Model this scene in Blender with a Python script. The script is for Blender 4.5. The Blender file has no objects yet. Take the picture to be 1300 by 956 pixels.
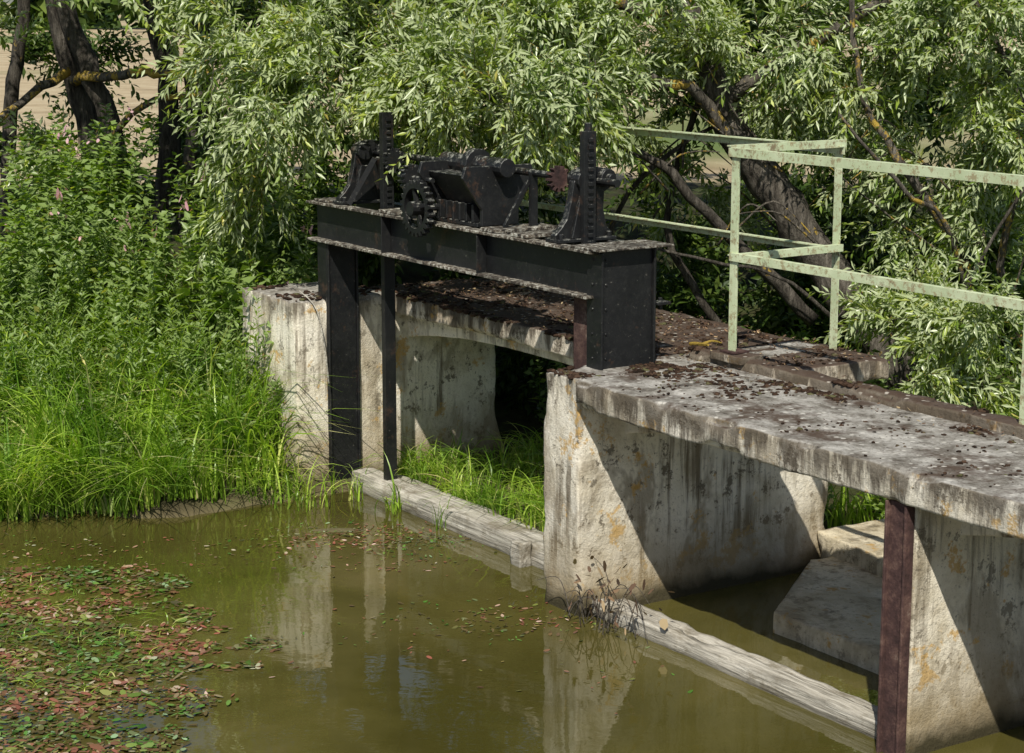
import bpy, math, random
import numpy as np
from mathutils import Vector, Matrix, noise
rng=np.random.default_rng(7); random.seed(7)
scene=bpy.context.scene
COL=scene.collection
# ---------------------------------------------------------------- helpers
def link(o,parent=None):
    COL.objects.link(o)
    if parent: o.parent=parent
    return o
def empty(name,loc=(0,0,0),rz=0.0):
    e=bpy.data.objects.new(name,None); e.empty_display_size=.2
    e.location=loc; e.rotation_euler=(0,0,rz); return link(e)
def mesh_np(name,V,F,mat,parent=None,smooth=False):
    V=np.asarray(V,dtype=np.float32).reshape(-1,3); F=np.asarray(F,dtype=np.int32)
    me=bpy.data.meshes.new(name); k=F.shape[1]
    me.vertices.add(len(V)); me.vertices.foreach_set('co',V.ravel())
    me.loops.add(F.size); me.loops.foreach_set('vertex_index',F.ravel())
    me.polygons.add(len(F)); me.polygons.foreach_set('loop_start',np.arange(len(F),dtype=np.int32)*k)
    if smooth: me.polygons.foreach_set('use_smooth',np.ones(len(F),dtype=bool))
    me.update(calc_edges=True); me.materials.append(mat)
    return link(bpy.data.objects.new(name,me),parent)
class G:
    """geometry accumulator"""
    def __init__(s): s.v=[]; s.f=[]
    def add(s,v,f):
        o=len(s.v); s.v+=[tuple(p) for p in v]; s.f+=[tuple(i+o for i in q) for q in f]
    def box(s,x0,x1,y0,y1,z0,z1):
        v=[(x,y,z) for x in(x0,x1) for y in(y0,y1) for z in(z0,z1)]
        s.add(v,[(0,1,3,2),(4,6,7,5),(0,4,5,1),(2,3,7,6),(0,2,6,4),(1,5,7,3)])
    def bar(s,a,b,w,h):
        a=Vector(a);b=Vector(b);d=(b-a).normalized(); x=d.cross(Vector((0,0,1)));
        x=x.normalized() if x.length>.1 else Vector((1,0,0)); y=x.cross(d)
        v=[p+x*i*w/2+y*j*h/2 for p in(a,b) for i,j in((-1,-1),(1,-1),(1,1),(-1,1))]
        s.add(v,[(0,1,2,3),(7,6,5,4),(0,4,5,1),(1,5,6,2),(2,6,7,3),(3,7,4,0)])
    def cyl(s,c,axis,r,h,n=16,r2=None):
        r2=r if r2 is None else r2
        ax=Vector(axis).normalized(); a=ax.orthogonal().normalized(); b=ax.cross(a); c=Vector(c)
        v=[];
        for j,(rr,hh) in enumerate(((r,-h/2),(r2,h/2))):
            for i in range(n):
                t=2*math.pi*i/n; v.append(c+ax*hh+a*(rr*math.cos(t))+b*(rr*math.sin(t)))
        f=[(i,(i+1)%n,n+(i+1)%n,n+i) for i in range(n)]+[tuple(range(n))[::-1],tuple(range(n,2*n))]
        s.add(v,f)
    def prism(s,pts,axis,a0,a1):
        n=len(pts); v=[]
        for a in(a0,a1):
            for p in pts: v.append((a,p[0],p[1]) if axis=='x' else ((p[0],a,p[1]) if axis=='y' else (p[0],p[1],a)))
        s.add(v,[(i,(i+1)%n,n+(i+1)%n,n+i) for i in range(n)]+[tuple(range(n))[::-1],tuple(range(n,2*n))])
    def gear(s,c,r,teeth,a0,a1,axis='x',depth=.018):
        pts=[]
        for i in range(teeth):
            for q,rr in((0,r-depth),(.28,r-depth),(.38,r),(.72,r),(.82,r-depth)):
                t=2*math.pi*(i+q)/teeth; pts.append((c[0]+rr*math.cos(t),c[1]+rr*math.sin(t)))
        s.prism(pts,axis,a0,a1)
    def ringgear(s,c,r,ri,teeth,a0,a1,depth=.018,spokes=5,axis='x'):
        T=G(); m=teeth*4; v=[]
        for a in(a0,a1):
            for i in range(m):
                t=2*math.pi*i/m; rr=r if (i%4) in(1,2) else r-depth
                v.append((a,c[0]+rr*math.cos(t),c[1]+rr*math.sin(t)))
            for i in range(m):
                t=2*math.pi*i/m; v.append((a,c[0]+ri*math.cos(t),c[1]+ri*math.sin(t)))
        f=[]
        for i in range(m):
            j=(i+1)%m
            f+=[(i,j,m+j,m+i),(2*m+i,3*m+i,3*m+j,2*m+j),(i,2*m+i,2*m+j,j),(m+i,m+j,3*m+j,3*m+i)]
        T.add(v,f); T.cyl(((a0+a1)/2,c[0],c[1]),(1,0,0),r*.25,(a1-a0)*2.4,12)
        for q in range(spokes):
            t=2*math.pi*q/spokes+.3; am=(a0+a1)/2
            T.bar((am,c[0]+r*.2*math.cos(t),c[1]+r*.2*math.sin(t)),(am,c[0]+(ri+.005)*math.cos(t),c[1]+(ri+.005)*math.sin(t)),.018,.022)
        s.add([(p[1],p[0],p[2]) if axis=='y' else p for p in T.v],T.f)
    def tube(s,pts,rad,n=8,jit=0.0):
        pts=[Vector(p) for p in pts]
        P=[];R=[]
        for i in range(len(pts)-1):
            p0=pts[max(i-1,0)];p1=pts[i];p2=pts[i+1];p3=pts[min(i+2,len(pts)-1)]
            for q in range(6):
                u=q/6; P.append(.5*((2*p1)+(p2-p0)*u+(2*p0-5*p1+4*p2-p3)*u*u+(3*p1-p0-3*p2+p3)*u**3)); R.append(rad[i]*(1-u)+rad[i+1]*u)
        P.append(pts[-1]);R.append(rad[-1])
        if jit:
            P=[p+Vector((noise.noise(p*5),noise.noise(p*5+Vector((9,0,0))),noise.noise(p*5+Vector((0,9,0)))))*min(.05,R[i]*1.3) for i,p in enumerate(P)]
        v=[];f=[]; up=Vector((.3,.2,.9))
        for i,p in enumerate(P):
            t=(P[min(i+1,len(P)-1)]-P[max(i-1,0)]).normalized()
            a=t.cross(up).normalized() if abs(t.dot(up))<.97 else t.orthogonal().normalized(); b=t.cross(a)
            for j in range(n):
                th=2*math.pi*j/n; rr=R[i]*(1+jit*noise.noise(Vector((j*1.7,i*.35,R[0]*50))))
                v.append(p+a*rr*math.cos(th)+b*rr*math.sin(th))
        for i in range(len(P)-1):
            for j in range(n): f.append((i*n+j,i*n+(j+1)%n,(i+1)*n+(j+1)%n,(i+1)*n+j))
        f.append(tuple(range(n))[::-1]); f.append(tuple(range((len(P)-1)*n,len(P)*n)))
        s.add(v,f)
    def obj(s,name,mat,parent=None,smooth=False,bevel=0):
        me=bpy.data.meshes.new(name); me.from_pydata(s.v,[],s.f); me.update()
        import bmesh
        bm=bmesh.new(); bm.from_mesh(me); bmesh.ops.recalc_face_normals(bm,faces=bm.faces); bm.to_mesh(me); bm.free()
        if smooth:
            for p in me.polygons: p.use_smooth=True
        me.materials.append(mat); o=link(bpy.data.objects.new(name,me),parent)
        if bevel:
            m=o.modifiers.new('bevel','BEVEL'); m.width=bevel; m.segments=1; m.limit_method='ANGLE'
        return o
def cbox(name,b,mat,parent,cell=.05,chip=.022,rough=.005,warp=None,seed=0):
    """rough concrete block: lattice box with chipped edges"""
    x0,x1,y0,y1,z0,z1=b
    def lin(a,b):
        n=max(2,round((b-a)/cell)); e=min(.012,(b-a)*.12)
        return [a,a+e]+[a+(b-a)*i/n for i in range(1,n)]+[b-e,b]
    X=lin(x0,x1);Y=lin(y0,y1);Z=lin(z0,z1); nx,ny,nz=len(X)-1,len(Y)-1,len(Z)-1
    idx={};V=[];F=[]
    def vid(i,j,k):
        key=(i,j,k)
        if key not in idx:
            idx[key]=len(V); p=Vector((X[i],Y[j],Z[k]))
            n=Vector(((i==nx)-(i==0),(j==ny)-(j==0),(k==nz)-(k==0)))
            near=Vector(((i>=nx-1)*1-(i<=1)*1,(j>=ny-1)*1-(j<=1)*1,(k>=nz-1)*1-(k<=1)*1))
            q=p*1.0+Vector((seed*3.1,seed*1.7,0))
            p=p+n*(rough*(noise.noise(q*9)+.7*noise.noise(q*3)))
            cnt=sum(abs(c) for c in near)
            if cnt>=2:
                c=max(0,noise.noise(q*3.5+Vector((5,5,5)))+.5*noise.noise(q*15)-.06)
                amt=chip*(.10+2.4*c)
                if sum(abs(c) for c in n)<2: amt=chip*2.2*c*.55
                p=p-near.normalized()*amt
            if warp: p=warp(p)
            V.append(p)
        return idx[key]
    for i in range(nx):
        for j in range(ny):
            F.append((vid(i,j,0),vid(i,j+1,0),vid(i+1,j+1,0),vid(i+1,j,0)))
            F.append((vid(i,j,nz),vid(i+1,j,nz),vid(i+1,j+1,nz),vid(i,j+1,nz)))
        for k in range(nz):
            F.append((vid(i,0,k),vid(i+1,0,k),vid(i+1,0,k+1),vid(i,0,k+1)))
            F.append((vid(i,ny,k),vid(i,ny,k+1),vid(i+1,ny,k+1),vid(i+1,ny,k)))
    for j in range(ny):
        for k in range(nz):
            F.append((vid(0,j,k),vid(0,j,k+1),vid(0,j+1,k+1),vid(0,j+1,k)))
            F.append((vid(nx,j,k),vid(nx,j+1,k),vid(nx,j+1,k+1),vid(nx,j,k+1)))
    return mesh_np(name,[tuple(v) for v in V],F,mat,parent)
# ---------------------------------------------------------------- materials
class M:
    def __init__(s,name):
        s.m=bpy.data.materials.new(name); s.m.use_nodes=True; s.t=s.m.node_tree; s.t.nodes.clear()
        s.out=s.n('ShaderNodeOutputMaterial'); s.tc=s.n('ShaderNodeTexCoord'); s.geo=s.n('ShaderNodeNewGeometry')
    def n(s,ty,**kw):
        o=s.t.nodes.new(ty)
        for a,b in kw.items(): setattr(o,a,b)
        return o
    def l(s,a,b): s.t.links.new(a,b)
    def set(s,sock,v):
        if isinstance(v,bpy.types.NodeSocket): s.l(v,sock)
        elif isinstance(v,tuple) and len(v)==3 and sock.type=='RGBA': sock.default_value=(*v,1)
        else: sock.default_value=v
    def noise(s,scale,detail=6,rough=.6,vec=None,dist=0):
        o=s.n('ShaderNodeTexNoise'); o.inputs['Scale'].default_value=scale; o.inputs['Detail'].default_value=min(detail,5)
        o.inputs['Roughness'].default_value=rough; o.inputs['Distortion'].default_value=dist
        s.l(vec or s.tc.outputs['Object'],o.inputs['Vector']); return o.outputs['Fac']
    def vor(s,scale,vec=None):
        o=s.n('ShaderNodeTexVoronoi'); o.inputs['Scale'].default_value=scale; s.l(vec or s.tc.outputs['Object'],o.inputs['Vector']); return o
    def map(s,sc,src=None,loc=(0,0,0)):
        o=s.n('ShaderNodeMapping'); o.inputs['Scale'].default_value=sc; o.inputs['Location'].default_value=loc; s.l(src or s.tc.outputs['Object'],o.inputs['Vector']); return o.outputs[0]
    def ramp(s,fac,stops):
        o=s.n('ShaderNodeValToRGB'); e=o.color_ramp.elements
        while len(e)<len(stops): e.new(.5)
        for i,(p,c) in enumerate(stops):
            e[i].position=p; e[i].color=(*c,1) if isinstance(c,tuple) else (c,c,c,1)
        s.l(fac,o.inputs[0]); return o.outputs[0]
    def mix(s,f,a,b,mode='MIX'):
        o=s.n('ShaderNodeMix',data_type='RGBA',blend_type=mode)
        s.set(o.inputs[0],f); s.set(o.inputs[6],a); s.set(o.inputs[7],b); return o.outputs[2]
    def math(s,op,a,b=0.0,clamp=False):
        o=s.n('ShaderNodeMath',operation=op,use_clamp=clamp); s.set(o.inputs[0],a); s.set(o.inputs[1],b); return o.outputs[0]
    def mr(s,v,a,b,c=0.0,d=1.0):
        o=s.n('ShaderNodeMapRange'); s.set(o.inputs[0],v)
        for i,x in enumerate((a,b,c,d)): o.inputs[i+1].default_value=x
        return o.outputs[0]
    def sep(s,v):
        o=s.n('ShaderNodeSeparateXYZ'); s.l(v,o.inputs[0]); return o.outputs
    def bump(s,h,strength=.4,dist=.01):
        o=s.n('ShaderNodeBump'); o.inputs['Strength'].default_value=strength; o.inputs['Distance'].default_value=dist; s.l(h,o.inputs['Height']); return o.outputs[0]
    def pbr(s,col,rough=.8,bump=None,metal=0.0,spec=.4,ior=None):
        p=s.n('ShaderNodeBsdfPrincipled'); s.set(p.inputs['Base Color'],col); s.set(p.inputs['Roughness'],rough)
        s.set(p.inputs['Metallic'],metal); p.inputs['Specular IOR Level'].default_value=spec
        if ior: p.inputs['IOR'].default_value=ior
        if bump: s.l(bump,p.inputs['Normal'])
        s.l(p.outputs[0],s.out.inputs[0]); return s.m

def concrete(name,tint=(1,1,1),dirty=1.0,mossy=.5,wline=True):
    s=M(name)
    base=s.ramp(s.noise(2.6,5,.68,dist=.3),[(.28,(.46,.40,.29)),(.40,(.70,.64,.51)),(.52,(.86,.81,.69)),(.70,(.92,.88,.78))])
    st=s.ramp(s.noise(1,5,.68,s.map((15,15,.9))),[(.49,0.0),(.62,1.0)])
    stm=s.math('MULTIPLY',st,s.ramp(s.noise(1.9,3,.6),[(.42,0.0),(.56,.9*dirty)]))
    c=s.mix(stm,base,(.14,.11,.07))
    big=s.ramp(s.noise(1.8,5,.74,s.map((1,1,.55),loc=(3,1,2)),.4),[(.52,0.0),(.58,.65*dirty)])
    c=s.mix(big,c,(.29,.24,.165))
    c=s.mix(s.ramp(s.noise(8,5,.8),[(.57,0.0),(.61,.8*dirty)]),c,(.13,.11,.08))
    c=s.mix(s.ramp(s.noise(4.6,5,.76,s.map((1,1,1),loc=(7,2,4))),[(.58,0.0),(.63,.75)]),c,(.62,.38,.10))
    c=s.mix(s.ramp(s.noise(48,5,.75),[(.29,.75),(.43,0.0)]),c,(.16,.135,.10))
    z=s.sep(s.tc.outputs['Object'])[2]
    rim=s.math('MULTIPLY',s.mr(s.math('ADD',z,s.math('MULTIPLY',s.noise(9,5,.75,s.map((1,1,.16))),.75)),1.39,1.50),.85*dirty)
    c=s.mix(rim,c,(.085,.068,.05))
    if wline:
        damp=s.mr(s.math('ADD',z,s.math('MULTIPLY',s.noise(4,5,.7),-.55)),-.18,.20,.85,0.0); c=s.mix(damp,c,(.30,.235,.135))
        wl=s.mr(s.math('ADD',z,s.math('MULTIPLY',s.noise(6,5),-.16)),-.05,.04,1.0,0.0); c=s.mix(wl,c,(.06,.052,.028))
    nz=s.sep(s.geo.outputs['Normal'])[2]
    top=s.mr(nz,.55,.85)
    if wline:
        tcol=s.ramp(s.noise(8,5,.78),[(.30,(.07,.06,.05)),(.41,(.19,.175,.15)),(.53,(.34,.325,.295)),(.70,(.58,.56,.52))])
        tcol=s.mix(s.ramp(s.noise(2.6,5,.75),[(.62-mossy*.24,0.0),(.70-mossy*.18,.9)]),tcol,(.075,.048,.033))
        tcol=s.mix(s.ramp(s.vor(17).outputs['Distance'],[(.14,.7),(.22,0.0)]),tcol,(.66,.64,.58))
        tcol=s.mix(s.ramp(s.vor(41).outputs['Distance'],[(.12,.8),(.20,0.0)]),tcol,(.05,.04,.03))
        c=s.mix(top,c,tcol)
    c=s.mix(1.0,c,tint,'MULTIPLY')
    pits=s.ramp(s.vor(70).outputs['Distance'],[(.0,0.0),(.25,1.0)])
    h=s.math('ADD',s.noise(50,5,.75),s.math('MULTIPLY',s.noise(9,5,.65),1.5)); h=s.math('ADD',h,s.math('MULTIPLY',pits,.25))
    return s.pbr(c,.92,s.bump(h,.65,.013),spec=.2)
CONC=concrete('weathered_concrete',(.92,.905,.88))
CONC_W=concrete('weathered_concrete_pale',(1.0,.98,.94),.8)
CONC_M=concrete('mossy_concrete',(.85,.8,.75),1.0,1.5)
CONC_A=concrete('silty_concrete',(.72,.67,.57),.6,.5,False)
def steel_mat():
    s=M('tarred_steel')
    c=s.ramp(s.noise(5,5,.7),[(.35,(.006,.0065,.007)),(.6,(.012,.0125,.013)),(.8,(.024,.023,.022))])
    c=s.mix(s.ramp(s.noise(4.5,5,.82),[(.57,0.0),(.66,.8)]),c,(.055,.032,.021))
    nz=s.sep(s.geo.outputs['Normal'])[2]
    lich=s.math('MULTIPLY',s.ramp(s.noise(30,5,.8),[(.52,0.0),(.58,1.0)]),s.mr(nz,.1,.8,.02,.8))
    c=s.mix(lich,c,(.30,.30,.26))
    c=s.mix(s.ramp(s.noise(38,5,.8),[(.63,0.0),(.67,.45)]),c,(.20,.19,.16))
    return s.pbr(c,.5,s.bump(s.noise(60,5,.7),.25,.003),spec=.4)
STEEL=steel_mat()
def flange_mat():
    s=M('lichened_steel_flange')
    c=s.ramp(s.noise(34,5,.8),[(.42,(.02,.019,.017)),(.5,(.13,.10,.07)),(.56,(.40,.39,.33)),(.7,(.60,.58,.51))])
    c=s.mix(s.ramp(s.noise(4,4,.6),[(.38,.85),(.58,0.0)]),c,(.03,.025,.02))
    return s.pbr(c,.8,s.bump(s.noise(50,5,.7),.4,.005),spec=.3)
FLANGE=flange_mat()
def rust_mat(name,k,sat=1.0):
    s=M(name)
    c=s.ramp(s.noise(9,5,.78),[(.3,tuple(k*x for x in(.025,.016,.015))),(.5,tuple(k*x for x in(.075,.040,.036))),(.62,tuple(k*x for x in(.13,.075,.06))),(.75,tuple(k*x for x in(.26,.20,.16)))])
    return s.pbr(c,.85,s.bump(s.noise(40,5,.7),.6,.008),spec=.3)
RUST=rust_mat('rusty_iron',1.0); RUSTD=rust_mat('dark_rusty_iron',.8)
def green_mat():
    s=M('pale_green_paint')
    c=s.ramp(s.noise(5,5,.6),[(.3,(.42,.50,.29)),(.7,(.63,.69,.46))])
    c=s.mix(s.ramp(s.noise(30,5,.75),[(.52,0.0),(.60,.85)]),c,(.32,.26,.14))
    c=s.mix(s.ramp(s.noise(8,5,.8),[(.57,0.0),(.66,.85)]),c,(.18,.12,.065))
    c=s.mix(s.ramp(s.vor(60).outputs['Distance'],[(.1,.6),(.16,0.0)]),c,(.7,.66,.46))
    return s.pbr(c,.65,s.bump(s.noise(60,5,.7),.3,.003),spec=.3)
GREEN=green_mat()
def wood_mat():
    s=M('weathered_timber')
    c=s.ramp(s.noise(1,5,.7,s.map((2.5,45,45))),[(.3,(.10,.09,.07)),(.42,(.31,.285,.235)),(.56,(.52,.485,.41)),(.75,(.66,.63,.55))])
    c=s.mix(s.ramp(s.noise(3.5,5,.75),[(.50,0.0),(.60,.65)]),c,(.18,.15,.10))
    z=s.sep(s.tc.outputs['Object'])[2]
    c=s.mix(s.mr(z,-.02,.035,1.0,0.0),c,(.05,.042,.025))
    return s.pbr(c,.9,s.bump(s.noise(1,5,.7,s.map((2.5,55,55))),.9,.015),spec=.2)
WOOD=wood_mat()
def bark_mat(name,lichen,hi=1.0):
    s=M(name)
    c=s.ramp(s.noise(1,5,.75,s.map((26,26,5))),[(.32,(.022*hi,.018*hi,.014*hi)),(.52,(.12*hi,.105*hi,.085*hi)),(.72,(.27*hi,.24*hi,.20*hi))])
    c=s.mix(s.ramp(s.noise(7,5,.75),[(.64-lichen,0.0),(.70-lichen,.9)]),c,(.50,.34,.06))
    return s.pbr(c,.9,s.bump(s.noise(1,5,.75,s.map((30,30,6))),1.0,.04),spec=.15)
BARK=bark_mat('tree_bark',.0); BARKL=bark_mat('lichened_branch_bark',.10); BARKD=bark_mat('dark_bark',-.01,.7)
def leaf_mat(name,stops,back=None,trans=.35,gloss=.5,patch=((.35,(.72,.78,.75)),(.65,(1.2,1.15,1.0))),sc=1.1):
    s=M(name)
    c=s.ramp(s.geo.outputs['Random Per Island'],stops)
    big=s.noise(sc,3,.5); c=s.mix(1.0,c,s.ramp(big,list(patch)),'MULTIPLY')
    cf=s.mix(s.geo.outputs['Backfacing'],c,back) if back else c
    p=s.n('ShaderNodeBsdfPrincipled'); s.l(cf,p.inputs['Base Color']); p.inputs['Roughness'].default_value=gloss; p.inputs['Specular IOR Level'].default_value=.45
    t=s.n('ShaderNodeBsdfTranslucent'); s.l(s.mix(1.0,c,(1.35,1.5,.4),'MULTIPLY'),t.inputs[0])
    mx=s.n('ShaderNodeMixShader'); mx.inputs[0].default_value=trans
    s.l(p.outputs[0],mx.inputs[1]); s.l(t.outputs[0],mx.inputs[2]); s.l(mx.outputs[0],s.out.inputs[0]); return s.m
WILLOW=leaf_mat('willow_leaf',[(0,(.13,.20,.03)),(.40,(.24,.33,.05)),(.75,(.40,.48,.11)),(.97,(.58,.62,.24)),(1,(.56,.45,.12))],(.42,.48,.26),.28,.30,((.38,(.62,.72,.7)),(.62,(1.2,1.15,1.0))),1.6)
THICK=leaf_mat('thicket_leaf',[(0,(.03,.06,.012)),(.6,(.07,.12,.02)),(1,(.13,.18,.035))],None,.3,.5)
HERB=leaf_mat('herb_leaf',[(0,(.10,.18,.02)),(.5,(.20,.32,.035)),(.9,(.34,.47,.08)),(1,(.50,.48,.16))],(.24,.33,.10),.34,.40,((.38,(.42,.5,.55)),(.62,(1.3,1.2,1.0))),1.8)
GRASS=leaf_mat('grass_blade',[(0,(.16,.28,.025)),(.5,(.30,.47,.05)),(.80,(.46,.62,.10)),(.93,(.62,.62,.24)),(1,(.70,.62,.32))],None,.33,.36,((.38,(.5,.62,.55)),(.62,(1.2,1.12,1.1))),2.2)
PINK=leaf_mat('pink_petal',[(0,(.6,.3,.42)),(1,(.75,.5,.58))],None,.3,.6)
PAD=leaf_mat('floating_leaf',[(0,(.06,.09,.02)),(.18,(.20,.28,.06)),(.30,(.30,.30,.10)),(.36,(.18,.08,.045)),(.65,(.30,.13,.08)),(.82,(.14,.08,.05)),(.92,(.36,.27,.16)),(1,(.60,.52,.40))],None,.1,.3,((.42,(.5,.85,.6)),(.58,(1.15,.92,1.0))),1.9)
LITTER=leaf_mat('dry_leaf',[(0,(.06,.036,.024)),(.5,(.13,.075,.05)),(.85,(.24,.15,.09)),(1,(.42,.32,.2))],None,.1,.8)
def moss_mat():
    s=M('dry_moss')
    c=s.ramp(s.geo.outputs['Random Per Island'],[(0,(.022,.016,.012)),(.5,(.062,.038,.026)),(.85,(.11,.068,.045)),(1,(.13,.13,.06))])
    return s.pbr(c,1.0,s.bump(s.noise(160,4,.7),1.0,.01),spec=.05)
MOSS=moss_mat()
def ground_mat():
    s=M('ground_soil')
    c=s.ramp(s.noise(4,5,.7),[(.35,(.022,.020,.012)),(.5,(.045,.045,.02)),(.65,(.06,.08,.025))])
    f=s.ramp(s.noise(.8,5,.7),[(.3,(.30,.23,.14)),(.5,(.44,.35,.22)),(.7,(.52,.44,.29))])
    f=s.mix(s.ramp(s.noise(.03,3,.5),[(.5,0.0),(.56,1.0)]),f,(.12,.17,.05))
    xyz=s.sep(s.tc.outputs['Object'])
    yy=s.math('ADD',xyz[1],s.math('MULTIPLY',s.noise(.5,4),1.5))
    c=s.mix(s.mr(yy,19.2,20.4),c,f)
    c=s.mix(s.mr(xyz[2],-.02,.08,1.0,0.0),c,(.16,.13,.07))
    return s.pbr(c,.95,s.bump(s.noise(20,5,.7),.7,.03),spec=.1)
GROUND=ground_mat()
def water_mat():
    s=M('murky_water')
    c=s.ramp(s.noise(.7,5,.6,dist=.5),[(.35,(.055,.049,.011)),(.55,(.088,.077,.020)),(.75,(.14,.115,.042))])
    h=s.math('ADD',s.noise(4,3,.5,s.map((1,1.5,1)),.3),s.math('MULTIPLY',s.noise(22,2,.5,s.map((1,1.7,1))),.08))
    return s.pbr(c,.02,s.bump(h,.05,.03),spec=.5,ior=1.52)
WATER=water_mat()
# ---------------------------------------------------------------- layout frame (x along weir toward near right, y downstream)
OX,OY,RZ=.15,9.30,math.atan2(-.836,.549)
cR,sR=math.cos(RZ),math.sin(RZ)
def W(k,t,z=0): return (OX+k*cR-t*sR, OY+k*sR+t*cR, z)
def Linv(x,y): return ((x-OX)*cR+(y-OY)*sR, -(x-OX)*sR+(y-OY)*cR)
def frame(name): return empty(name,(OX,OY,0),RZ)
# ---------------------------------------------------------------- terrain and water
def ss(a,b,x):
    u=min(1,max(0,(x-a)/(b-a))); return u*u*(3-2*u)
def height(x,y):
    k,t=Linv(x,y); n=noise.noise(Vector((x*.9,y*.9,0)))+.5*noise.noise(Vector((x*2.7,y*2.7,3)))
    d=min(y-10.95+.30*n,-k-2.45 if t<.6 else -k-2.7)
    hl=max(-.6,.03+d*1.5) if d<0 else .03+1.02*ss(0,3.2,d)+.1*ss(0,.4,d)
    if t>.42 and k<.1: hd=.05
    elif t>1.62: hd=.06
    else: hd=-.6
    hd+= 1.0*ss(2.1,6.0,t) if hd>0 else 0
    bx,by=x+.98,y-10.60; bar=.022-.105*((bx/.42)**2+(by/.17)**2)+.03*n
    hn=max(-.6,min(1.12,(5.0-y)*.9)); hr=max(-.6,min(1.1,(k-6.1)*1.2))
    h=max(hl,hd,hn,hr)
    h=h+.035*n*(1 if h>-.5 else .3)+ (0.4*noise.noise(Vector((x*.03,y*.03,0)))*ss(25,80,abs(y)) )
    return max(h,bar)
def axis(a,b,step,far):
    l=list(np.arange(a,b+1e-6,step)); d=step
    lo=[a];hi=[b]
    while lo[-1]>-far: d*=1.35; lo.append(lo[-1]-d)
    d=step
    while hi[-1]<far: d*=1.35; hi.append(hi[-1]+d)
    return lo[:0:-1]+l+hi[1:]
XS=axis(-7,7,.1,600); YS=axis(4,22,.1,900)
V=[(x,y,height(x,y)) for y in YS for x in XS]; nx=len(XS)
F=[(j*nx+i,j*nx+i+1,(j+1)*nx+i+1,(j+1)*nx+i) for j in range(len(YS)-1) for i in range(nx-1)]
mesh_np('ground',V,F,GROUND,smooth=True)
mesh_np('water',[(-300,4,0),(60,4,0),(60,13,0),(-300,13,0)],[(0,1,2,3)],WATER)
# ---------------------------------------------------------------- concrete weir
weir=frame('concrete_weir')
def wp1(p):
    f=max(0,.22-p.z)/.22 if p.z<.22 else 0
    if p.y>1.2: p.y+=.10*f*f
    if p.x>.15: p.x+=.03*f
    return p
cbox('pier_near_gate',(0,.30,0,1.58,-.55,1.150),CONC,weir,.04,.024,.006,wp1,1)
def wp0(p):
    f=max(0,.35-p.z)/.35
    if p.y>1.1: p.y+=.13*f*f
    return p
cbox('abutment_front',(-3.33,-2.60,0,.66,-.55,1.150),CONC_W,weir,.045,.03,.007,None,2)
cbox('abutment_rear',(-3.28,-2.62,.64,1.42,-.55,1.08),CONC,weir,.05,.02,.006,wp0,3)
cbox('pier_middle',(2.37,2.48,.03,1.5,-.55,1.04),CONC_W,weir,.045,.012,.004,None,4)
cbox('pier_right',(4.75,4.95,.03,1.5,-.55,1.04),CONC,weir,.06,.012,.004,None,5)
cbox('deck_slab',(.285,6.5,-.03,.80,1.025,1.155),CONC,weir,.035,.022,.006,None,6)
cbox('deck_kerb',(.10,6.48,.785,.90,1.0,1.20),CONC_M,weir,.04,.022,.010,None,7)
cbox('footbridge_slab',(-2.95,.64,.66,1.66,1.035,1.146),CONC_M,weir,.04,.022,.006,None,8)
def arch(k0,k1,rise):
    def w(p):
        u=(p.x-k0)/(k1-k0)*2-1
        u=max(-1,min(1,u)); f=(1-abs(u)**2.6)
        if p.z<1.0: p.z+= rise*f*min(1,(1.0-p.z)/.14)
        return p
    return w
cbox('arch_beam_middle',(.28,2.39,.27,.75,.86,1.03),CONC,weir,.05,.006,.003,arch(.3,2.37,.10),9)
cbox('arch_beam_right',(2.46,4.77,.27,.75,.86,1.03),CONC,weir,.05,.006,.003,arch(2.48,4.76,.10),10)
cbox('arch_beam_gate',(-2.63,.02,.78,1.4,.87,1.04),CONC_W,weir,.05,.006,.003,arch(-2.6,0,.10),11)
def wa(p):
    if p.x<1.0 and p.y<1.5: p.y=max(p.y,.63+(1.0-p.x)*1.3)
    return p
cbox('apron_slab',(.45,2.37,.62,1.75,-.5,.10),CONC_A,weir,.05,.02,.008,wa,12)
def wb(p):
    p.y+= (p.x-1.0)*-.12; return p
cbox('apron_step',(.32,2.6,1.42,1.95,-.5,.20),CONC_A,weir,.05,.03,.010,wb,13)
cbox('post_plinth',(.32,.56,.76,.90,1.18,1.222),CONC_M,weir,.03,.01,.006,None,14)
g=G(); g.box(2.365,2.475,-.002,.028,-.4,1.02); g.box(2.362,2.374,-.022,-.002,-.4,1.02); g.box(2.466,2.478,-.022,-.002,-.4,1.02)
g.obj('gate_channel',RUST,weir,bevel=.002)
sill=frame('timber_sill')
cbox('beam',(-2.5,.0,.30,.45,-.12,.115),WOOD,sill,.05,.014,.008,None,20)
cbox('back_beam',(-2.45,.0,.455,.56,-.12,.085),WOOD,sill,.06,.014,.008,None,21)
cbox('stub_post',(-.62,-.53,.22,.295,-.3,.13),WOOD,sill,.03,.012,.007,None,23)
sill2=frame('timber_sill')
cbox('beam',(.31,2.36,.07,.155,-.12,.075),WOOD,sill2,.05,.014,.008,None,22)
cbox('upper_beam',(.31,2.36,.165,.26,-.12,.05),WOOD,sill2,.05,.014,.008,None,24)
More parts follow.
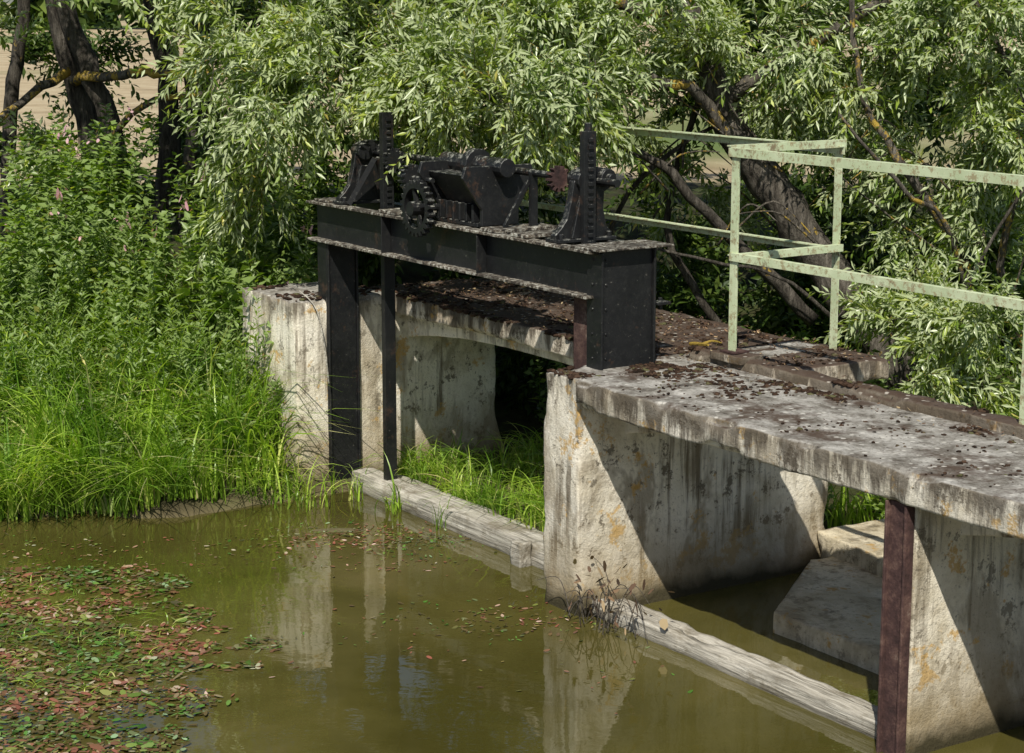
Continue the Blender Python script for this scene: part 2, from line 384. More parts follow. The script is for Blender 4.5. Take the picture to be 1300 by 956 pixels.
# ---------------------------------------------------------------- sluice gate hoist
gate=frame('sluice_gate_hoist')
ZB,ZT=1.49,1.725
g=G()
g.box(-2.78,.10,.250,.262,ZB+.012,ZT-.012)
for k in(-1.9,-.9): g.box(k-.005,k+.005,.19,.25,ZB+.012,ZT-.012)
g.obj('front_girder_web',STEEL,gate,bevel=.002)
g=G(); g.box(-2.80,.085,.185,.262,ZB,ZB+.014); g.box(-2.80,.12,.185,.262,ZT-.014,ZT)
g.obj('front_girder_flanges',FLANGE,gate,bevel=.002)
g=G(); g.box(-2.78,.10,.518,.530,ZB+.012,ZT-.012); g.box(-2.80,.12,.518,.59,ZB,ZB+.012); g.box(-2.80,.12,.518,.59,ZT-.012,ZT)
g.obj('rear_girder',STEEL,gate,bevel=.002)
g=G()
g.box(.100,.135,.245,.545,1.14,ZT-.003)
g.box(.03,.155,.232,.244,1.14,ZT-.015); g.box(.03,.155,.546,.558,1.14,ZT-.003)
for z in np.arange(1.2,1.7,.12):
    g.cyl((.137,.27,z),(1,0,0),.007,.008,8); g.cyl((.08,.230,z),(0,1,0),.007,.008,8)
g.box(.10,.17,.558,.64,1.44,1.455); g.cyl((.12,.61,1.44),(0,0,1),.012,.06,8)
g.obj('end_post',STEEL,gate,bevel=.002)
g=G(); g.box(-.06,.19,.19,.64,ZT+.002,ZT+.012); g.obj('end_cap_plate',FLANGE,gate,bevel=.002)
g=G(); g.box(-.10,-.05,.28,.50,-.3,ZB-.003); g.box(-.13,-.02,.268,.279,-.3,ZB-.003)
g.obj('guide_right',RUSTD,gate,bevel=.002)
g=G(); g.box(-2.70,-2.585,.205,.217,-.3,ZB-.003); g.box(-2.597,-2.580,.218,.395,-.3,ZB-.003); g.box(-2.66,-2.565,.396,.408,-.3,ZB-.003); g.box(-2.579,-2.565,.205,.215,-.3,ZB-.003)
g.obj('guide_left',STEEL,gate,bevel=.002)
for nm,k in(('rack_right',-.18),('rack_left',-2.17)):
    g=G(); g.box(k-.03,k+.012,.355,.425,-.1,2.27)
    z=1.5
    while z<2.24: g.box(k+.012,k+.022,.376,.404,z,z+.018); z+=.036
    if k>-1: g.cyl((k-.01,.39,2.29),(0,0,1),.018,.04,8)
    g.obj(nm,STEEL,gate,bevel=.001)
g=G(); g.cyl((-1.3,.47,2.02),(1,0,0),.019,2.5,12)
g.obj('hoist_shaft',STEEL,gate,smooth=False)
def stand(k,m=1):
    g=G()
    prof=[(.225,ZT+.016),(.565,ZT+.016),(.565,ZT+.04),(.535,ZT+.07),(.515,1.88),(.52,1.965),(.565,1.99),(.575,2.04),(.54,2.08),(.45,2.095),(.38,2.09),(.335,2.02),(.32,1.93),(.295,1.84),(.26,ZT+.07),(.225,ZT+.04)]
    g.prism(prof,'x',k-.022,k+.022)
    g.box(k-.06,k+.06,.22,.57,ZT+.002,ZT+.02)
    g.cyl((k,.52,2.035),(1,0,0),.046,.12,14); g.cyl((k,.52,2.035),(1,0,0),.022,.18,10)
    g.cyl((k,.39,2.03),(1,0,0),.05,.10,14)
    g.prism([(.31,ZT+.02),(.48,ZT+.02),(.43,1.95),(.36,1.95)],'x',k+.022,k+.045)
    for t in(.25,.54): g.cyl((k+.035,t,ZT+.03),(0,0,1),.014,.03,6)
    return g
stand(-.25).obj('bearing_stand_right',STEEL,gate,bevel=.003)
stand(-2.47).obj('bearing_stand_left',STEEL,gate,bevel=.003)
g=G(); g.bar((-2.38,.25,ZT+.01),(-2.30,.38,2.0),.03,.03); g.bar((-2.38,.52,ZT+.01),(-2.30,.40,2.0),.03,.03); g.obj('rack_frame',STEEL,gate)
g=G(); g.gear((.32,2.03),.065,13,-.36,-.325,depth=.018); g.obj('pinion_right',RUSTD,gate)
g=G(); g.gear((.40,2.0),.07,14,-2.13,-2.10,depth=.02); g.obj('pinion_left',STEEL,gate)
def hop(g,k0,k1,t0,t1,z0,k2,k3,t2,t3,z1):
    v=[(k0,t0,z0),(k1,t0,z0),(k1,t1,z0),(k0,t1,z0),(k2,t2,z1),(k3,t2,z1),(k3,t3,z1),(k2,t3,z1)]
    g.add(v,[(0,3,2,1),(4,5,6,7),(0,1,5,4),(1,2,6,5),(2,3,7,6),(3,0,4,7)])
g=G()
ch=[(.27,ZT+.01),(.50,ZT+.01),(.50,1.82),(.60,1.99),(.58,2.05),(.17,2.05),(.15,1.99),(.27,1.82)]
for k in(-1.42,-.98): g.prism(ch,'x',k-.012,k+.012)
hop(g,-1.36,-1.04,.30,.47,1.84,-1.40,-1.00,.20,.57,2.0)
g.box(-1.40,-1.00,.26,.50,ZT+.003,1.75)
for i in range(6): g.box(-1.385+.066*i,-1.365+.066*i,.255,.30,1.751,1.845)
g.cyl((-1.2,.38,2.04),(1,0,0),.05,.62,14); g.cyl((-1.2,.38,2.04),(1,0,0),.085,.06,16)
g.obj('winch_casing',STEEL,gate,bevel=.003)
g=G()
g.ringgear((-1.42,1.80),.155,.108,24,.125,.165,.022,4,'y'); g.cyl((-1.42,.26,1.80),(0,1,0),.02,.28,10)
g.gear((.20,1.95),.075,14,-1.60,-1.55,depth=.018)
g.cyl((-1.5,.20,1.95),(1,0,0),.014,.30,10)
g.box(-1.46,-1.44,.17,.24,ZT+.002,1.80)
g.obj('gear_wheels',STEEL,gate)
g=G()
for k0,k1 in((-.88,-.72),(-.60,-.46),(-1.95,-1.75)): g.box(k0,k1,.20,.58,ZT+.003,ZT+.02)
g.box(-2.74,-2.56,.21,.57,ZT+.003,ZT+.015)
g.obj('cross_plates',FLANGE,gate,bevel=.002)
g=G(); g.box(-.80,-.775,.45,.49,ZT+.022,2.02); g.box(-1.85,-1.825,.45,.49,ZT+.022,2.02)
g.bar((-.80,.30,ZT+.02),(-.80,.45,1.98),.02,.02)
g.obj('shaft_supports',STEEL,gate)
wire=frame('bent_wire')
g=G(); g.tube([(-2.7,.08,1.20),(-2.56,.12,1.10),(-2.50,.14,.85),(-2.52,.17,.66)],[.004]*4,5); g.obj('wire',WOOD,wire)
# ---------------------------------------------------------------- railings
def post(g,k,t,z0,z1): g.box(k-.025,k+.025,t-.003,t+.003,z0,z1); g.box(k-.025,k-.019,t+.003,t+.045,z0,z1)
def rail(g,a,b,z,w=.036):
    a=Vector((a[0],a[1],z)); b=Vector((b[0],b[1],z)); d=(b-a).normalized(); n=Vector((-d.y,d.x,0)); u=Vector((0,0,1))
    def pr(n0,n1,u0,u1):
        v=[p+n*nn+u*uu for p in(a,b) for nn,uu in((n0,u0),(n1,u0),(n1,u1),(n0,u1))]
        g.add(v,[(0,1,2,3),(7,6,5,4),(0,4,5,1),(1,5,6,2),(2,6,7,3),(3,7,4,0)])
    pr(-.003,.003,-w,0); pr(-.003,w,.0,.006)
rl=frame('steel_railing')
g=G()
for k in(.42,2.28,4.14,6.0): post(g,k,.82,1.19,2.20)
g.obj('posts',GREEN,rl)
g=G(); rail(g,(.38,.81),(6.1,.81),2.202); rail(g,(.40,.81),(6.1,.81),1.70,.032)
g.obj('rails',GREEN,rl)
g=G(); g.box(.37,.47,.785,.89,1.222,1.230); g.obj('base_plate',RUSTD,rl)
rl2=frame('steel_railing')
g=G()
for k in(.32,-2.8): post(g,k,1.57,1.14,2.17)
g.obj('posts',GREEN,rl2)
g=G(); rail(g,(.37,1.56),(-2.85,1.56),2.18); rail(g,(.33,1.56),(-2.85,1.56),1.67,.032)
rail(g,(.36,.84),(.36,1.58),2.21,.032); rail(g,(.38,.84),(.36,1.58),1.685,.03)
g.obj('rails',GREEN,rl2)
# ---------------------------------------------------------------- moss & litter on decks
def ico():
    import bmesh
    bm=bmesh.new(); bmesh.ops.create_icosphere(bm,subdivisions=2,radius=1); v=np.array([p.co[:] for p in bm.verts]); f=np.array([[q.index for q in p.verts] for p in bm.faces]); bm.free(); return v,f
IV,IF=ico()
def blobs(P,R,flat=.5):
    n=len(P); j=1+.28*rng.standard_normal((n,len(IV),1)).clip(-1.5,1.5)
    V=IV[None]*j*R[:,None,None]; V[:,:,2]*=flat; V=V+P[:,None,:]
    F=IF[None]+(np.arange(n)*len(IV))[:,None,None]
    return V.reshape(-1,3),F.reshape(-1,3)
P=[];R=[]
def strip(n,k0,k1,t0,t1,z,r0,r1,thr=-.05,sc=3.0):
    c=0
    while c<n:
        k=random.uniform(k0,k1); t=random.uniform(t0,t1)
        if noise.noise(Vector((k*sc,t*sc,z)))>thr+random.uniform(-.15,.15):
            P.append((k,t,z)); R.append(random.uniform(r0,r1)*random.uniform(.5,1)); c+=1
strip(1000,.3,6.3,.66,.785,1.156,.006,.022)
strip(700,.12,6.3,.79,.895,1.200,.008,.028,.0)
strip(650,.3,6.3,0.0,.7,1.156,.004,.012,.12,5)
strip(360,.3,1.1,.3,.78,1.156,.006,.020,-.1)
strip(220,.02,.30,.0,.6,1.152,.008,.022,-.1)
strip(1000,-2.9,.6,.67,1.6,1.148,.006,.022,-.15)
strip(420,-2.9,.0,.655,.70,1.143,.008,.024,-.1)
strip(200,-3.3,-2.62,.02,.64,1.152,.008,.026,-.1)
v,f=blobs(np.array(P),np.array(R),.55)
ms=frame('moss'); mesh_np('moss_cushions',v,f,MOSS,ms)
def flat_leaves(P,L,Wd,tilt,n=6):
    N=len(P); a=rng.uniform(0,2*math.pi,N); 
    th=np.linspace(0,2*math.pi,n,endpoint=False)
    lx=np.cos(th)[None]*L[:,None]*.5; ly=np.sin(th)[None]*Wd[:,None]*.5*(1-.25*np.cos(th)[None])
    X=lx*np.cos(a)[:,None]-ly*np.sin(a)[:,None]; Y=lx*np.sin(a)[:,None]+ly*np.cos(a)[:,None]
    tx=rng.normal(0,tilt,(N,1)); ty=rng.normal(0,tilt,(N,1))
    V=np.stack([X+P[:,0:1],Y+P[:,1:2],P[:,2:3]+X*tx+Y*ty],-1)
    return V.reshape(-1,3), np.arange(N*n).reshape(N,n)
N=3000; p=np.stack([rng.uniform(-2.9,.62,N),rng.uniform(.67,1.64,N),rng.uniform(1.152,1.168,N)],-1)
p2=np.stack([rng.uniform(.1,6.3,500),np.where(rng.random(500)<.7,rng.uniform(.6,.78,500),rng.uniform(.79,.89,500)),np.zeros(500)],-1); p2[:,2]=np.where(p2[:,1]>.785,1.215,1.166)
p=np.concatenate([p,p2]); L=rng.uniform(.008,.026,len(p)); v,f=flat_leaves(p,L,L*rng.uniform(.25,.5,len(p)),.3)
lt=frame('leaf_litter'); mesh_np('dry_leaves',v,f,LITTER,lt)
# ---------------------------------------------------------------- vegetation generators
def norm(a): return a/np.maximum(np.linalg.norm(a,axis=-1,keepdims=True),1e-6)
def sprouts(S,D,TL,nl,L,Wd,spread=.65,grav=.35,up=.6,lg=-.2,s0=.08,wf=.42):
    n=len(S); s=(np.linspace(s0,1,nl)[None]+rng.uniform(-.02,.02,(n,nl)))
    pos=S[:,None]+D[:,None]*(TL[:,None]*s)[...,None]; pos[...,2]-=grav*TL[:,None]*s**2
    tan=np.repeat(D[:,None],nl,1).copy(); tan[...,2]-=2*grav*s; tan=norm(tan)
    r=norm(rng.standard_normal((n,1,3))); e1=norm(np.cross(tan,r)); e2=np.cross(tan,e1)
    ph=np.arange(nl)[None]*2.4+rng.uniform(0,6.28,(n,1))+rng.normal(0,.4,(n,nl))
    rad=e1*np.cos(ph)[...,None]+e2*np.sin(ph)[...,None]
    ld=tan*(1-spread*.5)+rad*spread; ld[...,2]+=lg; ld=norm(ld)
    ref=rng.standard_normal((n,nl,3))*.5; ref[...,2]+=up; ref=norm(ref+1e-3)
    w=norm(np.cross(ld,ref)); nn=np.cross(w,ld)
    l=L*rng.uniform(.55,1.2,(n,nl,1))*(1-.35*s[...,None]**3); wd=Wd*rng.uniform(.8,1.2,(n,nl,1))*.5
    b=pos; tip=pos+ld*l-nn*l*.12; m=pos+ld*l*wf
    lf=m+w*wd+nn*wd*.3; rt=m-w*wd+nn*wd*.3
    V=np.stack([b,lf,tip,rt],2).reshape(-1,3); k=np.arange(n*nl)*4
    F=np.concatenate([np.stack([k,k+2,k+1],-1),np.stack([k,k+3,k+2],-1)])
    return V,F
def stems(S,D,TL,grav,w):
    n=len(S); q=np.linspace(0,1,5)[None]; pos=S[:,None]+D[:,None]*(TL[:,None]*q)[...,None]; pos[...,2]-=grav*TL[:,None]*q**2
    side=norm(np.cross(D,rng.standard_normal((n,3))))[:,None]*w*(1.1-q[...,None])
    V=np.stack([pos-side,pos+side],2).reshape(-1,3); base=(np.arange(n)*10)[:,None]+np.arange(4)[None]*2
    F=np.stack([base,base+1,base+3,base+2],-1).reshape(-1,4); return V,F
def cat(parts):
    V=[];F=[];o=0
    for v,f in parts: V.append(v);F.append(f+o);o+=len(v)
    return np.concatenate(V),np.concatenate(F)
def clump(c,r,n,out=.8,down=-.05,tl=(.22,.45),shell=.3):
    m=max(3,int(n/20)); d=norm(rng.standard_normal((m,3))); q=rng.uniform(shell,1,(m,1))**.5
    hub=np.array(c)+d*np.array(r)*q; hd=d*np.array([1,1,.7])*out+rng.normal(0,.35,(m,3)); hd[:,2]+=down+.1
    i=rng.integers(0,m,n); S=hub[i]+rng.normal(0,.055,(n,3)); D=hd[i]+rng.normal(0,.48,(n,3)); D[:,2]+=rng.normal(0,.25,n)
    return S,norm(D),rng.uniform(*tl,n)
def foliage(name,clumps,mat,parent,nl=22,L=.085,Wd=.017,dens=1.0,tl=(.22,.45),stem=True,**kw):
    lp=[];sp=[]; kw.setdefault('grav',.20)
    for c in clumps:
        x,y,z,rx,ry,rz,n=c; S,D,T=clump((x,y,z),(rx,ry,rz),int(n*dens),tl=tl)
        lp.append(sprouts(S,D,T,nl,L,Wd,**kw)); 
        if stem: sp.append(stems(S,D,T,kw['grav'],.0022))
    v,f=cat(lp); mesh_np(name,v,f,mat,parent)
    if stem: v,f=cat(sp); mesh_np(name+'_twigs',v,f,BARKL,parent)
def px(X,Y,d): return ((X-650)*d/2500, d, 2.9-d*Y/2500)
def cl(X,Y,d,rx,ry,rz,n): return (*px(X,Y,d),rx,ry,rz,n)
# ---------------------------------------------------------------- willow over the gate (leaning trunk right)
wt=empty('willow_tree')
g=G()
g.tube([(2.75,12.2,.2),(2.3,12.2,.80),(1.85,12.2,1.42),(1.60,12.2,1.76),(1.28,12.2,2.28),(1.0,12.3,2.95),(.8,12.8,3.8),(.5,13.1,5.0)],[.16,.135,.12,.115,.105,.095,.085,.05],14,.3)
g.obj('trunk',BARK,wt,True)
g=G()
g.tube([(1.62,12.2,1.8),(1.25,12.0,2.2),(.95,11.8,2.42),(.5,11.6,2.47),(.1,11.5,2.40)],[.05,.042,.034,.024,.012],8,.3)
g.tube([(1.28,12.2,2.3),(1.9,12.0,2.7),(2.5,12.1,3.0),(3.2,12,3.1)],[.05,.04,.03,.02],8,.3)
g.tube([(1.1,12.6,2.7),(.3,12.4,3.0),(-.6,12.2,3.1),(-1.5,12.1,2.9)],[.06,.05,.035,.02],8,.3)
g.tube([(2.9,12.4,.3),(2.8,12.0,1.2),(2.5,11.8,1.7),(2.1,11.8,2.3),(2.0,11.9,3.0)],[.035,.03,.026,.022,.015],7,.3)
g.tube([(3.0,12.3,.6),(2.6,11.7,1.55),(2.3,11.5,1.8),(1.9,11.5,2.25)],[.02,.016,.012,.008],6,.3)
g.tube([(3.3,12.3,.6),(3.0,12.0,1.3),(3.1,11.9,2.1),(2.7,11.9,3.0)],[.03,.026,.022,.016],7,.3)
for i in range(34):
    x=random.uniform(.3,3.3); z=random.uniform(.9,2.4); y=random.uniform(11.7,12.8); a=random.uniform(-.8,.8)
    g.tube([(x,y,z),(x+a*.5,y-.1,z+.25),(x+a,y-.2,z+random.uniform(0,.6))],[.008,.006,.003],5,.3)
g.obj('branches',BARKL,wt,True)
g=G()
g.tube([(1.9,12.3,.9),(1.1,12.1,1.72),(.8,12.0,1.98),(.3,11.9,2.1)],[.045,.035,.026,.016],8,.3)
g.tube([(1.5,12.7,.6),(1.0,12.6,1.5),(1.3,12.6,2.6)],[.03,.025,.02],7,.3)
g.tube([(.9,12.6,.6),(.6,12.4,1.3),(.9,12.3,1.9),(1.6,12.2,2.3)],[.022,.018,.014,.01],7,.3)
g.tube([(2.5,12.3,.5),(1.7,11.9,1.2),(1.2,11.8,1.35),(.6,11.7,1.5)],[.016,.012,.01,.006],6,.3)
g.tube([(2.9,12.0,.5),(2.7,11.6,1.2),(3.3,11.5,2.3)],[.014,.012,.008],6,.3)
g.obj('lower_limbs',BARKD,wt,True)
C=[cl(340,40,12.5,.55,.5,.35,300),cl(340,140,12.0,.30,.35,.22,150),cl(450,70,12.0,.6,.5,.35,340),cl(590,45,11.8,.65,.5,.40,360),
   cl(610,115,11.6,.5,.4,.20,250),cl(715,95,11.8,.42,.4,.26,220),cl(820,30,11.9,.5,.5,.25,230),cl(950,35,12,.45,.4,.22,180),cl(1075,60,12,.4,.4,.25,180),
   cl(1200,40,12,.5,.4,.3,210),cl(1290,110,11.8,.3,.4,.35,140),cl(1220,190,12,.34,.4,.22,120),cl(1170,280,12.2,.28,.3,.20,80),cl(1280,290,12,.25,.3,.24,75),
   cl(1170,400,11.2,.26,.3,.14,100),cl(1265,400,10.9,.28,.3,.22,140),cl(1220,480,11.0,.33,.3,.10,90),
   cl(655,135,10.8,.24,.2,.07,45),cl(600,85,10.9,.35,.25,.10,70),cl(735,110,11.2,.22,.2,.10,50),cl(320,220,12.4,.2,.3,.2,80),
   cl(500,20,12.6,.8,.5,.3,280),cl(860,90,12.4,.22,.3,.12,45),cl(1060,160,12.6,.26,.3,.16,60),cl(1000,110,12.3,.22,.3,.12,45),cl(830,170,12.6,.15,.2,.10,28),cl(1110,210,12.3,.16,.2,.14,35),cl(880,260,13,.3,.2,.15,40)]
foliage('foliage',C,WILLOW,wt,20,.095,.019,1.0)
C=[(x,y,z,1.1,.9,.7,170) for x,y,z in((-2.2,12.9,4.1),(-.8,12.6,4.3),(.6,12.8,4.1),(2.0,12.8,4.0),(3.4,12.8,3.9),(0,13.6,5.2),(2,13.8,5.0),(-1.8,13.8,5.0),(3.6,13.6,4.8))]
foliage('unseen_shade_crown',C,WILLOW,wt,16,.15,.036,1.0,(.4,.8),stem=False)  # willow crown above the frame, added to shade the thicket behind
# ---------------------------------------------------------------- left trees
lt1=empty('alder_tree')
g=G()
g.tube([(-3.35,15.5,.9),(-3.3,15.5,1.9),(-3.45,15.4,2.6),(-3.5,15.3,3.8),(-3.4,15.3,5.2)],[.12,.10,.09,.08,.05],10,.25)
g.tube([(-3.0,15.2,.9),(-3.1,15.2,2.0),(-3.4,15.2,2.9),(-3.5,15.0,4.2)],[.10,.085,.07,.05],10,.25)
g.tube([(-3.9,15.2,.9),(-3.85,15.2,2.0),(-3.7,15.2,2.9),(-3.6,15.0,4.2)],[.06,.055,.05,.04],10,.25)
g.obj('trunk',BARKD,lt1,True)
g=G()
g.tube([(-3.45,15.4,2.3),(-2.9,14.8,2.35),(-2.4,14.2,2.38),(-1.7,13.6,2.42),(-1.1,13.0,2.5)],[.045,.038,.03,.022,.012],7,.3)
g.tube([(-3.4,15.2,2.35),(-3.7,14.6,2.1),(-4.0,14.2,1.8)],[.04,.032,.024],7,.3)
g.tube([(-3.0,15,1.9),(-2.7,14.6,2.15),(-2.0,14.2,2.25),(-1.5,14,2.2)],[.03,.025,.02,.012],7,.3)
g.obj('branches',bark_mat('yellow_lichened_branch',.16),lt1,True)
lt2=empty('alder_tree')
g=G()
g.tube([(-2.75,15.6,.9),(-2.7,15.6,2.2),(-2.85,15.5,3.3),(-2.8,15.5,5)],[.10,.085,.075,.05],10,.25)
g.tube([(-2.35,15.8,.9),(-2.5,15.7,2.2),(-2.3,15.6,3.4),(-2.2,15.5,5)],[.13,.11,.10,.07],10,.25)
g.tube([(-2.5,14.6,.9),(-2.3,14.5,2.2),(-2.2,14.5,3.6)],[.05,.045,.03],8,.25)
g.obj('trunk',BARKD,lt2,True)
foliage('foliage',[cl(60,-20,13.5,.5,.5,.15,70),cl(190,-20,13.5,.5,.5,.15,80),cl(10,60,14.5,.3,.3,.2,30),(-3.5,14.3,4.6,1.6,1.4,.7,360),(-2,14.5,5.0,1.5,1.4,.7,320),(-3.4,13.4,3.9,1.2,.8,.4,240)],WILLOW,lt1,20,.10,.024)
foliage('foliage',[cl(130,200,14.4,.6,.4,.10,40),(-2.5,15.6,5.6,1.6,1.3,.8,240)],WILLOW,lt2,20,.10,.024)
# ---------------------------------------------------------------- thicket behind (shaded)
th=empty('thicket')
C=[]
for x,y,z,rx,rz,n in((-.6,14.2,1.5,.9,.5,170),(.5,14.4,1.2,.9,.55,170),(1.6,14.0,1.25,.9,.8,220),(2.7,13.8,1.5,.9,1.0,280),(3.8,13.6,1.6,.9,1.2,260),(-1.6,14.6,1.7,.8,.5,140),(.6,15.6,2.9,1.4,.35,110),(2.2,14.8,2.4,1.2,.6,230),(3.8,14.6,2.8,1.2,.7,200),(-1.2,15,2.9,1,.4,110),(1.0,13.2,.6,.9,.4,150),(2.3,12.9,.6,.9,.5,160),(3.4,12.4,.7,.8,.6,170),(0,13.2,.6,.8,.4,140),(-4.3,17,1.9,.5,.8,80),(-2.2,17.2,1.8,.7,.6,110),(-3.1,17.2,1.4,.9,.35,120),(-3.8,17.4,2.5,.35,.3,50),(-2.0,16.5,2.8,.9,.3,70),(-.8,17,3.9,1.5,.7,260),(1.0,17,3.9,1.5,.7,260),(2.6,17,4.0,1.5,.7,200),(-2.8,17.5,4.2,1.5,.7,200)):  # last, highest clumps are out of view, added to block sky reflections in water
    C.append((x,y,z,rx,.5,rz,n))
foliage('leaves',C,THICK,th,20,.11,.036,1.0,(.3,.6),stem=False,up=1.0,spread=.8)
# ---------------------------------------------------------------- herbs on the banks
def roots(n,x0,x1,y0,y1,cond=None):
    out=[]
    while len(out)<n:
        x=random.uniform(x0,x1); y=random.uniform(y0,y1); h=height(x,y)
        if h>-.04 and (cond is None or cond(x,y)): out.append((x,y,h))
    return np.array(out)
def notpier(x,y):
    k,t=Linv(x,y); return not(-3.36<k<-2.55 and -.02<t<1.6) and not (k>-2.6 and t<1.8)
def herbs(name,R,h0,h1,nl,L,Wd,mat,spread=.95,lean=.16,**kw):
    n=len(R); D=rng.normal(0,lean,(n,3)); D[:,2]=1; D=norm(D); T=rng.uniform(h0,h1,n)
    p=empty(name); kw.setdefault('lg',-.12); v,f=sprouts(R,D,T,nl,L,Wd,spread=spread,grav=.08,up=1.2,**kw); mesh_np('leaves',v,f,mat,p)
    v,f=stems(R,D,T,.08,.004); mesh_np('stems',v,f,HERB,p); return R,D,T
def patchy(x,y): return notpier(x,y) and noise.noise(Vector((x*1.5,y*1.5,5)))>-.04
R=roots(430,-4.4,-1.2,12.3,14.2,patchy)
R,D,T=herbs('nettle_bed',R,.5,1.15,44,.10,.038,HERB)
R2=roots(270,-4.2,-1.3,11.7,12.9,patchy)
herbs('nettle_bed',R2,.4,.95,34,.085,.030,HERB,lg=.1)
R3=roots(200,-4.2,-1.3,11.5,12.8,notpier)
herbs('willowherb',R3,.5,1.05,60,.085,.015,HERB,lg=.25)
sel=rng.choice(len(R),46); tp=R[sel]+D[sel]*T[sel][:,None]*.98
pts=np.repeat(tp,7,0)+rng.normal(0,.03,(46*7,3)); Ls=rng.uniform(.015,.028,len(pts)); v,f=flat_leaves(pts,Ls,Ls*.8,1.2)
fl=empty('balsam_flowers'); mesh_np('petals',v,f,PINK,fl)
def behind(x,y):
    k,t=Linv(x,y); return t>1.9 and k>-3
R=roots(420,-1.5,4.0,11.2,13.6,behind)
herbs('bank_herbs',R,.25,.6,26,.08,.035,HERB)
R=roots(34,-2.0,-1.35,12.1,12.9); R[:,2]+=.15
herbs('burdock_plant',R,.4,.75,7,.15,.10,HERB)
# ---------------------------------------------------------------- grass
def blades(R,h,lean,w,bend=(.2,.7)):
    n=len(R); a=rng.uniform(0,2*math.pi,n); ln=np.stack([np.cos(a),np.sin(a),np.zeros(n)],-1)*rng.uniform(.5,1.3,(n,1))+lean; b=rng.uniform(*bend,n)
    q=np.linspace(0,1,7)[None]; H=h[:,None]
    pos=R[:,None]+ln[:,None]*(H*b[:,None]*q**2)[...,None]*.8; pos[...,2]+=H*(q-.42*b[:,None]*q**2.8)
    side=norm(np.cross(ln,np.array([0,0,1.0]))+rng.normal(0,.35,(n,3)))[:,None]*(w[:,None]*(1-q**1.8)+.0006)[...,None]*.5
    V=np.stack([pos-side,pos+side],2).reshape(-1,3); base=(np.arange(n)*14)[:,None]+np.arange(6)[None]*2
    return V,np.stack([base,base+1,base+3,base+2],-1).reshape(-1,4)
def grass(name,R,h0,h1,w0,w1,lean=(0,-.25,0),bend=(.2,.8)):
    n=len(R); v,f=blades(R,rng.uniform(h0,h1,n)*rng.uniform(.6,1,n),np.array(lean),rng.uniform(w0,w1,n),bend)
    return mesh_np(name,v,f,GRASS)
def tufts(n,per,x0,x1,y0,y1,cond,sp=.05):
    R=roots(n,x0,x1,y0,y1,cond); R=np.repeat(R,per,0); o=rng.normal(0,sp,(len(R),2)); R[:,:2]+=o; return R
def gp(x,y): return notpier(x,y) and noise.noise(Vector((x*2.2,y*2.2,2)))>-.2
grass('reed_grass',tufts(340,12,-4.3,-1.15,10.85,12.1,gp),.5,1.0,.010,.019,(0,-.3,0),(.3,1.3))
grass('meadow_grass',tufts(420,14,-4.3,-1.15,10.85,12.2,notpier),.2,.5,.005,.010,(0,-.25,0),(.3,1.2))
grass('water_edge_grass',tufts(260,12,-4.3,-1.35,10.72,11.15,lambda x,y:notpier(x,y)),.3,.65,.007,.014,(0,-.6,0),(.5,1.4))
herbs('bank_weeds',roots(190,-4.2,-1.5,10.85,11.9,notpier),.15,.6,20,.065,.024,HERB,lg=.1)
def bay1(x,y):
    k,t=Linv(x,y); return -2.5<k<-.03 and .58<t<1.9 and noise.noise(Vector((x*2.5,y*2.5,4)))>-.25
grass('bay_grass',tufts(260,14,-2.5,2.5,9,13,bay1),.14,.42,.006,.013,(-.2,-.35,0),(.5,1.4))
def bay2(x,y):
    k,t=Linv(x,y); return -.3<k<4.5 and 2.0<t<3.4
grass('downstream_grass',tufts(260,12,0,5,8,13,bay2),.2,.5,.008,.014,(-.2,-.4,0),(.4,1.2))
R=roots(150,0,5,8,13,bay2); herbs('bank_herbs',R,.2,.6,24,.08,.035,HERB)
Rf=[]
while len(Rf)<60:
    k=random.uniform(-3.35,-2.2);t=random.uniform(-.38,-.03); Rf.append(W(k,t,-.02))
Rf=np.repeat(np.array(Rf),8,0); Rf[:,:2]+=rng.normal(0,.04,(len(Rf),2)); grass('abutment_grass',Rf,.15,.5,.006,.012,(0,-.3,0),(.4,1.4))
Rf=[]
while len(Rf)<26:
    k=random.uniform(-2.45,-1.3);t=random.uniform(.18,.29)+.4*(random.random()<.6); Rf.append(W(k,t,.0))
Rf=np.repeat(np.array(Rf),11,0); Rf[:,:2]+=rng.normal(0,.03,(len(Rf),2)); grass('sill_grass',Rf,.15,.45,.006,.012,(-.1,-.4,0),(.4,1.3))
# ---------------------------------------------------------------- floating leaves
pads=[];PL=[]
while len(pads)<15000:
    x=random.uniform(-3.6,-.95); y=random.uniform(6.6,9.85)
    edge=-1.25-.55*max(0,(y-8.9))*1.4-.25*max(0,7.6-y)+.5*noise.noise(Vector((x*1.6,y*1.6,1)))+.25*noise.noise(Vector((x*5,y*5,1)))
    if x>edge: continue
    dn=noise.noise(Vector((x*2.0,y*4.0,7)))
    if dn<-.12-random.random()*.35: continue
    pads.append((x,y,.003+random.random()*.012)); PL.append(random.choice((.5,.7,1,1.3)))
for cx,cy,r,n in((-.95,10.5,.4,300),(-.55,10.4,.35,260),(-.6,10.0,.4,90),(.0,8.9,.3,110),(-.2,9.1,.4,80),(-2.4,9.9,.5,160),(-2.6,10.3,.6,120),(-1.4,10.2,.5,80),(-.5,8.8,.8,60),(.3,8.3,.6,30)):
    for i in range(n): pads.append((cx+random.gauss(0,r)*.6,cy+random.gauss(0,r)*.35,.003+random.random()*.006)); PL.append(.7)
pads=np.array(pads); L=rng.uniform(.02,.05,len(pads))*np.array(PL); v,f=flat_leaves(pads,L,L*rng.uniform(.25,.6,len(pads)),.16,8)
v[:,2]=np.maximum(v[:,2],.0015)
pd=empty('floating_pondweed'); mesh_np('pads',v,f,PAD,pd)
Rf=[]
